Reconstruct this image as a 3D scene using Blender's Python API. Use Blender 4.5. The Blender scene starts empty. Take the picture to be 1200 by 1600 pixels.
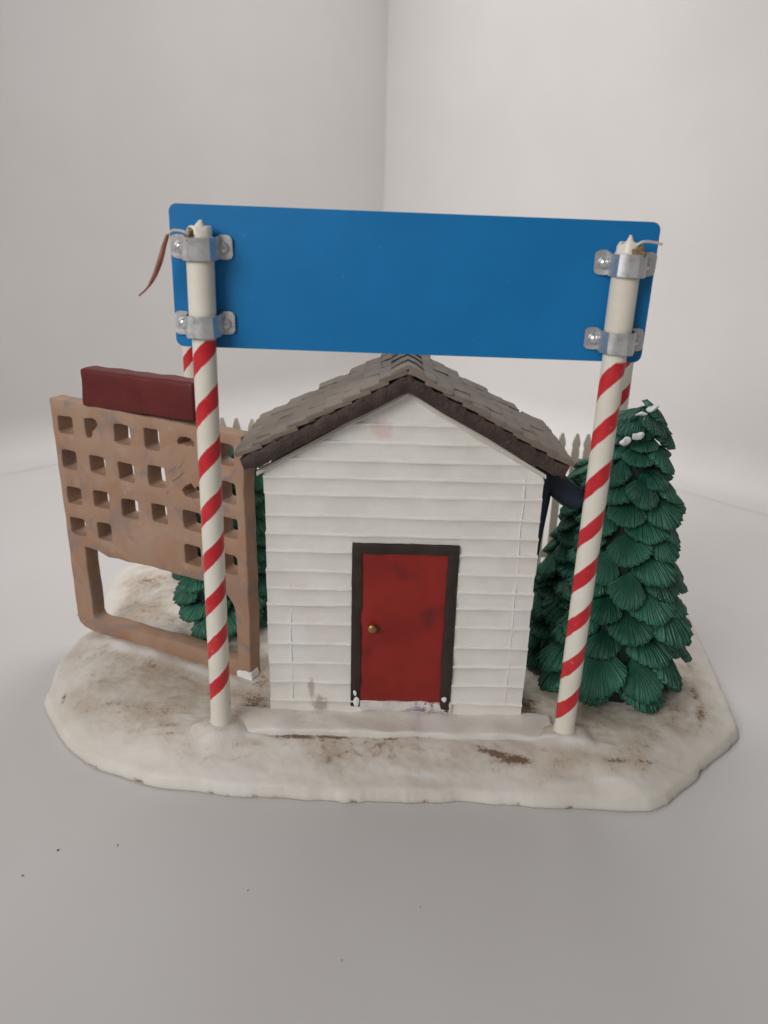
import bpy, bmesh, math, random
from mathutils import Vector, Matrix, noise
R_ = math.radians
random.seed(7)
S = 0.01                                   # all coordinates below are centimetres
scene = bpy.context.scene
col = scene.collection

# ------------------------------------------------------------------ camera
cam_d = bpy.data.cameras.new('camera')
cam = bpy.data.objects.new('camera', cam_d); col.objects.link(cam)
F_PX = 1220.0
cam_d.sensor_fit = 'VERTICAL'; cam_d.sensor_height = 24.0; cam_d.sensor_width = 18.0
cam_d.lens = 24.0*F_PX/1600.0
cam_d.clip_start = 0.01; cam_d.clip_end = 20
_dn = Vector((-85.0, 3350.0, F_PX)).normalized()          # world down seen from the camera (right, down, forward)
_h = (Vector((0, 0, 1)) - _dn*_dn.z).normalized()
_r = _h.cross(_dn)
if _r.x < 0: _r = -_r
rows = (_r, _h, -_dn)                                     # world axes in camera terms
right = Vector([r.x for r in rows]); down = Vector([r.y for r in rows]); fwd = Vector([r.z for r in rows])
m = Matrix.Identity(4)
for i in range(3):
    m[i][0], m[i][1], m[i][2] = right[i], -down[i], -fwd[i]
m.translation = Vector((0.4, -28.5, 21.3))*S
cam.matrix_world = m
cam_d.dof.use_dof = True; cam_d.dof.focus_distance = 0.335; cam_d.dof.aperture_fstop = 8.0
scene.camera = cam

# ------------------------------------------------------------------ world, lamps, exposure
w = bpy.data.worlds.new('World'); scene.world = w; w.use_nodes = True
w.node_tree.nodes['Background'].inputs[0].default_value = (1.0, 0.985, 0.975, 1)
w.node_tree.nodes['Background'].inputs[1].default_value = 0.21

def area(name, loc, target, size, energy, color, spread=180):
    d = bpy.data.lights.new(name, 'AREA'); d.shape = 'RECTANGLE'
    d.size = size[0]*S; d.size_y = size[1]*S; d.energy = energy; d.color = color
    o = bpy.data.objects.new(name, d); col.objects.link(o)
    o.location = Vector(loc)*S; d.spread = R_(spread)
    o.rotation_euler = (Vector(target)-Vector(loc)).to_track_quat('-Z', 'Y').to_euler()
    return o
area('ceiling_lamp', (-2, 42, 66), (4, 40, 0), (60, 36), 1.65, (1.0, 0.99, 0.98), 135)
area('room_lamp', (-70, -78, 70), (5, 31, 13), (80, 55), 1.45, (1.0, 0.98, 0.965), 60)

scene.view_settings.view_transform = 'Standard'; scene.view_settings.look = 'None'
scene.view_settings.exposure = 0.0; scene.view_settings.gamma = 1.0
scene.view_settings.use_curve_mapping = False
scene.render.engine = 'CYCLES'
scene.cycles.use_denoising = True
scene.cycles.max_bounces = 8

# ------------------------------------------------------------------ helpers: materials
def lin(c):
    return tuple(((v/255)/12.92 if v/255 <= 0.04045 else ((v/255+0.055)/1.055)**2.4) for v in c) + (1,)

class NT:
    def __init__(s, name):
        s.m = bpy.data.materials.new(name); s.m.use_nodes = True
        s.t = s.m.node_tree; s.n = s.t.nodes; s.b = s.n['Principled BSDF']
        s.tc = s.n.new('ShaderNodeTexCoord')
    def set(s, **k):
        names = dict(rough='Roughness', metal='Metallic', spec='Specular IOR Level', coat='Coat Weight', sss='Subsurface Weight')
        for a, v in k.items(): s.put(s.b.inputs[names[a]], v)
        return s
    def put(s, sock, v):
        if hasattr(v, 'is_linked') or hasattr(v, 'links'): s.t.links.new(v, sock)
        else: sock.default_value = v
    def noise(s, scale, detail=4, rough=0.55, coord='Object', dist=0.0, vec=None, out='Fac'):
        n = s.n.new('ShaderNodeTexNoise'); n.inputs['Scale'].default_value = scale
        n.inputs['Detail'].default_value = detail; n.inputs['Roughness'].default_value = rough
        n.inputs['Distortion'].default_value = dist
        s.t.links.new(vec if vec else s.tc.outputs[coord], n.inputs['Vector'])
        return n.outputs[out]
    def ramp(s, fac, stops):
        r = s.n.new('ShaderNodeValToRGB'); e = r.color_ramp.elements
        while len(e) < len(stops): e.new(0.5)
        for x, (p, c) in zip(e, stops):
            x.position = p; x.color = c if len(c) == 4 else lin(c)
        s.t.links.new(fac, r.inputs[0]); return r.outputs[0]
    def step(s, fac, a, b, lo=0.0, hi=1.0):
        r = s.n.new('ShaderNodeMapRange'); r.interpolation_type = 'SMOOTHSTEP'
        s.put(r.inputs[0], fac); r.inputs[1].default_value = a; r.inputs[2].default_value = b
        r.inputs[3].default_value = lo; r.inputs[4].default_value = hi
        return r.outputs[0]
    def math(s, op, a, b=0.0):
        r = s.n.new('ShaderNodeMath'); r.operation = op
        s.put(r.inputs[0], a); s.put(r.inputs[1], b); return r.outputs[0]
    def mix(s, fac, a, b, mode='MIX'):
        r = s.n.new('ShaderNodeMix'); r.data_type = 'RGBA'; r.blend_type = mode
        s.put(r.inputs[0], fac)
        s.put(r.inputs[6], lin(a) if isinstance(a, tuple) and len(a) == 3 else a)
        s.put(r.inputs[7], lin(b) if isinstance(b, tuple) and len(b) == 3 else b)
        return r.outputs[2]
    def attr(s, name, out='Fac'):
        a = s.n.new('ShaderNodeAttribute'); a.attribute_name = name; return a.outputs[out]
    def sep(s, vec):
        r = s.n.new('ShaderNodeSeparateXYZ'); s.t.links.new(vec, r.inputs[0]); return r.outputs
    def rnd(s):
        return s.n.new('ShaderNodeObjectInfo').outputs['Random']
    def shifted(s, coord='Object', k=0.37):
        r = s.n.new('ShaderNodeVectorMath'); r.operation = 'ADD'
        s.t.links.new(s.tc.outputs[coord], r.inputs[0])
        s.t.links.new(s.math('MULTIPLY', s.rnd(), k), r.inputs[1]); return r.outputs[0]
    def color(s, c): s.put(s.b.inputs['Base Color'], lin(c) if isinstance(c, tuple) and len(c) == 3 else c); return s
    def bump(s, h, strength=0.3, dist=0.001):
        b = s.n.new('ShaderNodeBump'); b.inputs['Strength'].default_value = strength
        b.inputs['Distance'].default_value = dist
        s.t.links.new(h, b.inputs['Height']); s.t.links.new(b.outputs[0], s.b.inputs['Normal']); return s

def M_backdrop():
    k = NT('photo_box_white')
    a = k.noise(9, 3); c = k.mix(k.step(a, 0.3, 0.7), (207, 203, 201), (210, 207, 205))
    sm = k.step(k.noise(26, 5, 0.7), 0.66, 0.80, 0, 0.16)
    k.color(k.mix(sm, c, (176, 160, 152))); k.set(rough=0.55, spec=0.25)
    return k.bump(k.noise(900, 2), 0.06, 0.0003).m

def M_base():
    k = NT('snow_base_paint')
    d = k.attr('dirt'); hv = k.attr('heavy'); cl = k.attr('clean')
    n1 = k.noise(85, 8, 0.68); n2 = k.noise(330, 7, 0.72); n3 = k.noise(20, 4, 0.6, dist=0.6); n4 = k.noise(1000, 3, 0.6)
    base = k.mix(k.step(n3, 0.35, 0.65), (226, 221, 213), (215, 208, 197))
    wash = k.math('MULTIPLY', d, k.step(k.math('ADD', n1, k.math('MULTIPLY', k.math('SUBTRACT', n3, 0.5), 0.7)), 0.30, 0.66))
    c = k.mix(k.math('MULTIPLY', wash, 0.75), base, (182, 164, 144))
    gr = k.math('MULTIPLY', d, k.step(k.math('ADD', k.math('MULTIPLY', n2, 0.55), k.math('MULTIPLY', n1, 0.45)), 0.53, 0.66))
    c = k.mix(k.math('MULTIPLY', gr, 0.85), c, (122, 102, 84))
    c = k.mix(k.math('MULTIPLY', k.step(hv, 0.05, 0.9), k.step(n2, 0.25, 0.6, 0.2, 0.6)), c, (158, 130, 102))
    grain = k.math('ADD', k.math('MULTIPLY', n4, 0.55), k.math('MULTIPLY', n2, 0.6))
    hm = k.step(k.math('ADD', k.math('MULTIPLY', hv, 0.42), k.math('SUBTRACT', grain, 0.575)), 0.16, 0.34)
    hm = k.math('MULTIPLY', hm, k.step(hv, 0.05, 0.35))
    c = k.mix(k.math('MULTIPLY', hm, 0.85), c, k.mix(n2, (70, 50, 38), (120, 92, 66)))
    sp = k.math('MULTIPLY', k.step(n4, 0.70, 0.76), k.step(n1, 0.50, 0.62))
    c = k.mix(k.math('MULTIPLY', sp, 0.6), c, (92, 76, 62))
    c = k.mix(k.math('MULTIPLY', cl, 0.92), c, (226, 224, 221))
    k.color(c)
    k.set(rough=k.step(n1, 0.3, 0.7, 0.42, 0.66), spec=0.4)
    return k.bump(k.math('ADD', n1, k.math('MULTIPLY', n2, 0.4)), 0.38, 0.0012).m

def M_white(name='siding_white_paint', lo=(224, 220, 213), hi=(231, 228, 223)):
    k = NT(name); v = k.shifted()
    n1 = k.noise(60, 5, 0.6, vec=v); n2 = k.noise(240, 5, 0.65, vec=v)
    c = k.mix(k.step(n1, 0.35, 0.65), lo, hi)
    c = k.mix(k.step(n2, 0.66, 0.82, 0, 0.25), c, (186, 176, 164))
    c = k.mix(k.step(k.noise(34, 3, 0.5, vec=v), 0.60, 0.74, 0, 0.35), c, (206, 208, 212))
    g = k.n.new('ShaderNodeNewGeometry').outputs['Position']
    for (px, pz, rx, rz, cc, am) in ((-2.15, 1.75, 0.42, 0.45, (140, 122, 106), 0.6), (-2.55, 2.55, 0.18, 0.5, (150, 134, 118), 0.6), (0.25, 14.1, 0.45, 0.5, (212, 182, 175), 0.5), (-3.2, 4.6, 0.5, 0.6, (226, 226, 226), 0.5)):
        X, Y, Z = k.sep(g)
        ex = k.math('POWER', k.math('ABSOLUTE', k.math('DIVIDE', k.math('SUBTRACT', X, px*S), rx*S)), 2.0)
        ez = k.math('POWER', k.math('ABSOLUTE', k.math('DIVIDE', k.math('SUBTRACT', Z, pz*S), rz*S)), 2.0)
        e = k.math('ADD', k.math('ADD', ex, ez), k.math('MULTIPLY', k.math('SUBTRACT', k.noise(300, 6, 0.7, vec=g), 0.5), 3.0))
        c = k.mix(k.math('MULTIPLY', k.step(e, 0.1, 1.2, 1, 0), am), c, cc)
    k.color(c).set(rough=0.48, spec=0.4)
    return k.bump(k.math('ADD', n2, n1), 0.22, 0.0006).m

def M_simple(name, a, b, scale=80, rough=0.5, bump=0.25, spec=0.4, metal=0.0, shift=True, fleck=None, dist=0.0008):
    k = NT(name); v = k.shifted() if shift else None
    n1 = k.noise(scale, 6, 0.6, vec=v); n2 = k.noise(scale*4, 4, 0.6, vec=v)
    c = k.mix(k.step(n1, 0.33, 0.67), a, b)
    if fleck: c = k.mix(k.step(n2, 0.62, 0.78, 0, 0.5), c, fleck)
    k.color(c).set(rough=rough, spec=spec, metal=metal)
    return k.bump(k.math('ADD', n1, k.math('MULTIPLY', n2, 0.5)), bump, dist).m

def M_pole(name, z0, pitch, ztop, zbot, duty=0.38):
    # hand-painted red spiral: one turn every `pitch` (cm), object origin at the pole's foot
    k = NT(name)
    x, y, z = k.sep(k.tc.outputs['Object'])
    ang = k.math('DIVIDE', k.math('ARCTAN2', x, k.math('MULTIPLY', y, -1.0)), 2*math.pi)   # 0 at the front, grows to the right
    wob = k.math('MULTIPLY', k.math('SUBTRACT', k.noise(160, 3), 0.5), 0.10)
    t = k.math('SUBTRACT', k.math('DIVIDE', k.math('SUBTRACT', z, z0*S), pitch*S), k.math('ADD', ang, k.math('MULTIPLY', x, 0.07/(0.42*S))))
    t = k.math('ADD', k.math('ADD', t, wob), 100.5)
    fr = k.math('ABSOLUTE', k.math('SUBTRACT', k.math('FRACT', t), 0.5))
    edge = k.math('MULTIPLY', k.noise(90, 3), 0.05)
    red = k.step(k.math('ADD', fr, edge), duty/2-0.012+0.025, duty/2+0.03+0.025, 1, 0)
    lim = k.math('MULTIPLY', k.step(z, (ztop-0.05)*S, (ztop+0.05)*S, 1, 0), k.step(z, (zbot-0.04)*S, (zbot+0.04)*S, 0, 1))
    red = k.math('MULTIPLY', red, lim)
    cream = k.mix(k.step(k.noise(50, 4), 0.35, 0.65), (224, 218, 203), (230, 226, 214))
    rc = k.mix(k.step(k.noise(120, 4), 0.35, 0.7), (193, 34, 44), (203, 52, 58))
    c = k.mix(k.math('MULTIPLY', red, k.step(k.noise(300, 3), 0.15, 0.4, 0.8, 1.0)), cream, rc)
    k.color(c).set(rough=0.34, spec=0.45)
    return k.bump(k.noise(200, 3), 0.08, 0.0004).m

def M_leaf():
    k = NT('tree_green_paint')
    u, v, _ = k.sep(k.tc.outputs['UV'])
    sh = k.shifted()
    wob = k.math('MULTIPLY', k.math('SUBTRACT', k.noise(130, 3, vec=sh), 0.5), 0.10)
    ph = k.math('MULTIPLY', k.math('ADD', u, wob), 2*math.pi*11)
    ridge = k.math('ADD', k.math('MULTIPLY', k.math('SINE', ph), 0.5), 0.5)
    ph2 = k.math('MULTIPLY', k.math('ADD', u, wob), 2*math.pi*27)
    r2 = k.math('ADD', k.math('MULTIPLY', k.math('SINE', ph2), 0.5), 0.5)
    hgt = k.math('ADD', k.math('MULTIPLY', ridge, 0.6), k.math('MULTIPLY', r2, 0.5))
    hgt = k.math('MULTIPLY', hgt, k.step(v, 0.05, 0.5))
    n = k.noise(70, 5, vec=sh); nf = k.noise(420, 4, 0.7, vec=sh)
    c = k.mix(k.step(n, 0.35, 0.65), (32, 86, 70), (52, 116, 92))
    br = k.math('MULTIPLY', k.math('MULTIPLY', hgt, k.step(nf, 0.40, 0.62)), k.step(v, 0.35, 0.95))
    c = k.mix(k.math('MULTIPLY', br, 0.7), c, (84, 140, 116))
    c = k.mix(k.step(nf, 0.70, 0.80, 0, 0.35), c, (150, 172, 160))
    c = k.mix(k.step(k.noise(38, 3, vec=sh), 0.56, 0.72, 0, 0.45), c, (50, 52, 54))
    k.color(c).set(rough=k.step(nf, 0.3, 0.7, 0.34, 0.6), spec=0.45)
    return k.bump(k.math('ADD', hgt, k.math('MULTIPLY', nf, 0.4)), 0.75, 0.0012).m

def M_lattice():
    k = NT('tan_lattice_paint')
    n1 = k.noise(48, 4, 0.5, dist=1.2); n2 = k.noise(60, 4, 0.5, dist=1.1); n3 = k.noise(210, 6, 0.65)
    c = k.mix(k.step(n1, 0.32, 0.68), (164, 136, 116), (158, 124, 102))
    c = k.mix(k.step(n2, 0.52, 0.64, 0, 0.75), c, (138, 119, 114))
    c = k.mix(k.step(k.noise(40, 3, 0.5, dist=1.5), 0.56, 0.68, 0, 0.75), c, (160, 120, 92))
    c = k.mix(k.step(n3, 0.58, 0.78, 0, 0.45), c, (188, 166, 146))
    k.color(c).set(rough=0.62, spec=0.3)
    return k.bump(k.math('ADD', k.math('MULTIPLY', n1, 0.8), k.math('MULTIPLY', n3, 0.5)), 0.5, 0.0014).m

def M_shingle():
    k = NT('shingle_grey_brown_paint'); v = k.shifted(k=0.9)
    n1 = k.noise(90, 5, vec=v); n2 = k.noise(330, 6, 0.7, vec=v)
    c = k.mix(k.rnd(), (112, 102, 93), (130, 119, 108))
    c = k.mix(k.step(n1, 0.35, 0.68, 0, 0.8), c, (124, 112, 100))
    c = k.mix(k.step(n2, 0.58, 0.76, 0, 0.5), c, (64, 56, 52))
    c = k.mix(k.step(n2, 0.30, 0.40, 0.35, 0.0), c, (140, 130, 120))
    k.color(c).set(rough=0.62, spec=0.35)
    return k.bump(k.math('ADD', n1, n2), 0.5, 0.0010).m

def M_door():
    k = NT('door_red_paint')
    n1 = k.noise(42, 3, 0.5); n2 = k.noise(300, 5, 0.6)
    c = k.mix(k.step(n1, 0.3, 0.62), (128, 30, 25), (146, 38, 30))
    c = k.mix(k.step(k.noise(58, 2, 0.4), 0.56, 0.70, 0, 0.65), c, (88, 28, 27))
    c = k.mix(k.step(n2, 0.62, 0.8, 0, 0.2), c, (170, 80, 70))
    k.color(c).set(rough=0.42, spec=0.4)
    return k.bump(k.math('ADD', n1, k.math('MULTIPLY', n2, 0.4)), 0.2, 0.0006).m

def M_smear():
    k = NT('smeared_threshold_paint')
    x, y, z = k.sep(k.tc.outputs['Object'])
    n = k.noise(300, 5, 0.7)
    sx = k.math('ADD', x, k.math('MULTIPLY', k.math('SUBTRACT', n, 0.5), 0.012))
    c = k.mix(k.step(n, 0.4, 0.6), (220, 214, 208), (206, 200, 198))
    red = k.math('MULTIPLY', k.step(sx, 0.002, 0.008), k.math('MULTIPLY', k.step(sx, 0.012, 0.016, 1, 0), k.step(k.noise(420, 3), 0.46, 0.56)))
    c = k.mix(k.math('MULTIPLY', red, 0.85), c, (140, 48, 46))
    pur = k.math('MULTIPLY', k.step(x, -0.012, -0.002), k.math('MULTIPLY', k.step(x, 0.010, 0.016, 1, 0), k.step(k.noise(200, 4), 0.50, 0.62)))
    c = k.mix(k.math('MULTIPLY', pur, 0.6), c, (140, 130, 150))
    blk = k.math('MULTIPLY', k.step(x, 0.0150, 0.0165), k.step(k.noise(380, 3), 0.50, 0.58))
    c = k.mix(k.math('MULTIPLY', blk, 0.9), c, (52, 44, 42))
    k.color(c).set(rough=0.5)
    return k.bump(n, 0.3, 0.0006).m

def M_panel():
    k = NT('sign_blue_paint')
    n1 = k.noise(300, 4, 0.6); n2 = k.noise(30, 3)
    c = k.mix(k.step(n2, 0.3, 0.7), (10, 113, 174), (14, 119, 182))
    c = k.mix(k.step(k.noise(520, 2), 0.735, 0.77, 0, 0.25), c, (110, 160, 190))
    k.color(c).set(rough=0.40, spec=0.4)
    return k.bump(n1, 0.10, 0.0003).m

def M_metal():
    k = NT('galvanised_metal')
    n1 = k.noise(120, 4); n2 = k.noise(400, 5, 0.65)
    c = k.mix(k.step(n1, 0.35, 0.65), (206, 206, 206), (224, 224, 224))
    k.color(c).set(rough=k.step(n2, 0.3, 0.7, 0.26, 0.46), metal=0.8)
    return k.bump(n2, 0.12, 0.0005).m

MAT = dict(
    backdrop=M_backdrop(), base=M_base(), siding=M_white(), trim=M_white('trim_white_paint', (206, 198, 186), (220, 215, 207)),
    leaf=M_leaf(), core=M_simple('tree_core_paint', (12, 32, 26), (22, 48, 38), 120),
    lattice=M_lattice(), header=M_simple('header_maroon_paint', (88, 24, 23), (98, 29, 27), 60, 0.55, 0.2, fleck=(108, 50, 44)),
    shingle=M_shingle(), fascia=M_simple('fascia_dark_brown_paint', (60, 48, 45), (76, 60, 53), 130, 0.55, 0.7, fleck=(92, 70, 56), dist=0.0014),
    door=M_door(), frame=M_simple('door_frame_brown_paint', (44, 33, 29), (56, 44, 38), 130, 0.5, 0.4),
    smear=M_smear(), panel=M_panel(), metal=M_metal(),
    brass=M_simple('knob_brass', (150, 116, 70), (176, 146, 92), 200, 0.35, 0.2, metal=0.7),
    cream=M_simple('cream_plastic', (222, 214, 198), (230, 224, 212), 60, 0.36, 0.08),
    glue=M_simple('brown_glue', (96, 72, 46), (150, 128, 96), 420, 0.35, 0.8, fleck=(70, 48, 30)),
    copper=M_simple('copper_wire', (150, 88, 70), (120, 62, 50), 300, 0.45, 0.2),
    clear=M_simple('pale_plastic_wire', (196, 184, 172), (210, 202, 192), 300, 0.3, 0.1),
    fence=M_simple('fence_beige_paint', (226, 219, 204), (232, 226, 213), 90, 0.55, 0.2),
    navy=M_simple('navy_blue_paint', (30, 40, 52), (44, 58, 76), 60, 0.5, 0.25, fleck=(60, 74, 92)),
    snow=M_simple('snow_white_paint', (222, 224, 222), (232, 233, 232), 200, 0.45, 0.5),
    stump=M_simple('wood_block_paint', (140, 108, 78), (156, 122, 90), 120, 0.6, 0.3),
    speck=M_simple('dark_speck', (76, 68, 63), (104, 95, 89), 300, 0.7, 0.2),
)

# ------------------------------------------------------------------ helpers: objects
ORG = {}                                                    # object name -> origin in cm
def V(*a): return Vector(a)
def thing(name, origin, label, cat, group=None):
    o = bpy.data.objects.new(name, None); col.objects.link(o)
    o.empty_display_size = 0.01; o.location = Vector(origin)*S; ORG[o.name] = Vector(origin)
    o['label'] = label; o['category'] = cat
    if group: o['group'] = group
    return o
def tag(o, label, cat, group=None):
    o['label'] = label; o['category'] = cat
    if group: o['group'] = group
    return o
def mesh(name, verts, faces, mat, smooth=True, auto=40):
    me = bpy.data.meshes.new(name)
    me.from_pydata([tuple(v) for v in verts], [], faces); me.materials.append(mat)
    bm = bmesh.new(); bm.from_mesh(me); bmesh.ops.recalc_face_normals(bm, faces=bm.faces)
    for e in bm.edges:
        if len(e.link_faces) == 2 and e.calc_face_angle(0) > R_(auto): e.smooth = False
    for f in bm.faces: f.smooth = smooth
    bm.to_mesh(me); bm.free(); return me
def obj(name, verts, faces, mat, parent=None, origin=None, smooth=True, auto=40):
    """one mesh object from world-space cm coordinates"""
    if origin is None:
        xs = [v[0] for v in verts]; ys = [v[1] for v in verts]; zs = [v[2] for v in verts]
        origin = V((min(xs)+max(xs))/2, (min(ys)+max(ys))/2, min(zs))
    origin = Vector(origin)
    me = mesh(name, [(Vector(v)-origin)*S for v in verts], faces, mat, smooth, auto)
    return link(name, me, origin, parent)
def link(name, me, origin, parent=None, rot=None, scale=None):
    o = bpy.data.objects.new(name, me); col.objects.link(o)
    origin = Vector(origin); ORG[o.name] = origin
    o.location = (origin - (ORG[parent.name] if parent else V(0, 0, 0)))*S
    if parent: o.parent = parent
    if rot is not None: o.rotation_euler = rot
    if scale is not None: o.scale = scale
    return o
def bm_out(bm):
    bm.verts.index_update()
    r = [v.co.copy() for v in bm.verts], [[v.index for v in f.verts] for f in bm.faces]
    bm.free(); return r
def wob(v, amp, freq, seed=0.0):
    p = Vector(v)*freq + V(seed, seed*1.7, seed*0.3)
    return Vector(v) + noise.noise_vector(p)*amp
def box(x0, x1, y0, y1, z0, z1, bev=0.05, seg=2, cuts=0, amp=0.0, freq=1.0, seed=0.0, xf=None):
    """bevelled, optionally subdivided and wobbled box as (verts, faces) in cm"""
    bm = bmesh.new(); bmesh.ops.create_cube(bm, size=1.0)
    for v in bm.verts:
        v.co = V(x0 if v.co.x < 0 else x1, y0 if v.co.y < 0 else y1, z0 if v.co.z < 0 else z1)
    if bev: bmesh.ops.bevel(bm, geom=list(bm.edges), offset=bev, segments=seg, profile=0.6, affect='EDGES')
    if cuts:
        for _ in range(6):
            el = [e for e in bm.edges if e.calc_length() > cuts]
            if not el: break
            bmesh.ops.subdivide_edges(bm, edges=el, cuts=1, use_grid_fill=True)
    if amp:
        for v in bm.verts: v.co = wob(v.co, amp, freq, seed)
    vs, fs = bm_out(bm)
    if xf: vs = [xf(v) for v in vs]
    return vs, fs
def tube(path, rad, n=10, cap=True):
    """path of points, rad number or list"""
    P = [Vector(p) for p in path]; vs = []; fs = []
    for i, p in enumerate(P):
        t = (P[min(i+1, len(P)-1)] - P[max(i-1, 0)]).normalized()
        a = t.cross(V(0.13, -1, 0.21)).normalized(); b = t.cross(a)
        r = rad[i] if isinstance(rad, (list, tuple)) else rad
        for k in range(n):
            an = 2*math.pi*k/n; vs.append(p + (a*math.cos(an) + b*math.sin(an))*r)
    for i in range(len(P)-1):
        for k in range(n):
            fs.append((i*n+k, i*n+(k+1) % n, (i+1)*n+(k+1) % n, (i+1)*n+k))
    if cap: fs.append(tuple(range(n))[::-1]); fs.append(tuple(range((len(P)-1)*n, len(P)*n)))
    return vs, fs
def lathe(prof, n=28, at=(0, 0, 0), cap_top=True, cap_bot=True, axis=None):
    """prof: (radius, height) list round a vertical axis through at"""
    vs, fs = [], []
    for r, z in prof:
        for k in range(n):
            an = 2*math.pi*k/n; vs.append(V(at[0]+r*math.cos(an), at[1]+r*math.sin(an), at[2]+z))
    for i in range(len(prof)-1):
        for k in range(n): fs.append((i*n+k, i*n+(k+1) % n, (i+1)*n+(k+1) % n, (i+1)*n+k))
    if cap_bot: fs.append(tuple(range(n))[::-1])
    if cap_top: fs.append(tuple(range((len(prof)-1)*n, len(prof)*n)))
    return vs, fs
def smooth01(a, b, x):
    t = max(0.0, min(1.0, (x-a)/(b-a))); return t*t*(3-2*t)

# ------------------------------------------------------------------ the setting: inside of a white photo box
CORNER = V(-0.6, 80.0); WL = V(-35.75, 41.7); WR = V(31.2, 39.9)
def floor_and_walls():
    n = 40
    vs = [V(-150, -120, 0), V(150, -120, 0), V(150, 120, 0), V(-150, 120, 0)]
    o = obj('floor', vs, [(0, 1, 2, 3)], MAT['backdrop'], origin=(0, 0, 0)); o['kind'] = 'structure'
    for nm, P in (('wall_left', WL), ('wall_right', WR)):
        d = (P-CORNER).normalized(); end = CORNER + d*135
        nrm = V(-d.y, d.x)
        if nrm.y > 0: nrm = -nrm                      # towards the camera
        prof = [(0, 110), (0, 40), (0, 4.0)]
        for i in range(1, 9):
            a = math.pi/2*i/8; prof.append((3.0*(1-math.cos(a)), 4.0 - 3.97*math.sin(a)))
        prof.append((5.0, 0.02))
        vs, fs = [], []
        N = 24
        for k in range(N+1):
            q = CORNER + (end-CORNER)*(k/N)
            if k == 0: q = CORNER - d*0.0
            for off, z in prof:
                bow = 0.10*math.sin(k*0.9+ (0 if nm == 'wall_left' else 2))*math.sin(min(1, z/40)*3)
                if k == 0: bow = 0
                vs.append(V(q.x + nrm.x*(off+bow), q.y + nrm.y*(off+bow), z))
        m_ = len(prof)
        for k in range(N):
            for j in range(m_-1): fs.append((k*m_+j, (k+1)*m_+j, (k+1)*m_+j+1, k*m_+j+1))
        o = obj(nm, vs, fs, MAT['backdrop'], origin=(CORNER.x, CORNER.y, 0)); o['kind'] = 'structure'
floor_and_walls()

# ------------------------------------------------------------------ the snow base
OUT = [(-15.1, 2.7), (-14.85, 2.1), (-13.9, 0.75), (-12.6, -0.9), (-10.7, -2.1), (-7.2, -3.1), (-1.8, -3.5), (3.7, -3.45), (8.2, -3.6), (10.7, -3.7), (11.3, -3.55),
       (12.5, -2.75), (14.2, -1.0), (15.9, 0.6), (16.65, 1.7), (16.85, 2.5), (17.2, 4.6), (17.65, 7.3), (18.1, 10.4), (18.3, 13.5), (16.6, 16.0), (12.0, 17.6), (5.0, 18.0),
       (-4.0, 18.2), (-11.0, 18.4), (-14.4, 18.2), (-16.0, 17.0), (-16.2, 14.5), (-15.8, 12.0), (-15.5, 9.8), (-15.75, 8.0), (-15.65, 6.0), (-15.5, 4.4)]
CX, CY = 1.0, 6.5
def outline_radius():
    P = [V(x-CX, y-CY) for x, y in OUT]; n = len(P); pts = []
    for i in range(n):                                       # closed Catmull-Rom
        a, b, c, d = P[i-1], P[i], P[(i+1) % n], P[(i+2) % n]
        for k in range(24):
            t = k/24
            pts.append(0.5*((2*b) + (c-a)*t + (2*a-5*b+4*c-d)*t*t + (3*b-a-3*c+d)*t**3))
    pol = sorted((math.atan2(p.y, p.x), p.length) for p in pts)
    return pol
POL = outline_radius()
import bisect
ANG = [p[0] for p in POL]
def rad_at(a):
    a = (a+math.pi) % (2*math.pi) - math.pi
    i = bisect.bisect(ANG, a) % len(POL); p, q = POL[i-1], POL[i]
    da = (q[0]-p[0]) % (2*math.pi) or 1e-6; t = ((a-p[0]) % (2*math.pi))/da
    return p[1] + (q[1]-p[1])*t
LA = V(-15.29, 7.8); LU = V(0.9015, -0.4327); LN = V(0.4327, 0.9015)     # lattice line: start, along, into depth
def seg_dist(x, y, a, b):
    p = V(x, y); ab = b-a; t = max(0, min(1, (p-a).dot(ab)/ab.length_squared)); return (p-(a+ab*t)).length, t
RAIL = (LA + LU*0.2 - LN*0.5, LA + LU*10.3 - LN*0.5)
PATH = [V(-13.0, 15.5), V(-11.6, 11.5), V(-9.6, 9.0), V(-8.0, 7.2)]
POLE_L, POLE_R = V(-6.25, -0.55), V(8.25, -0.55)
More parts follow.
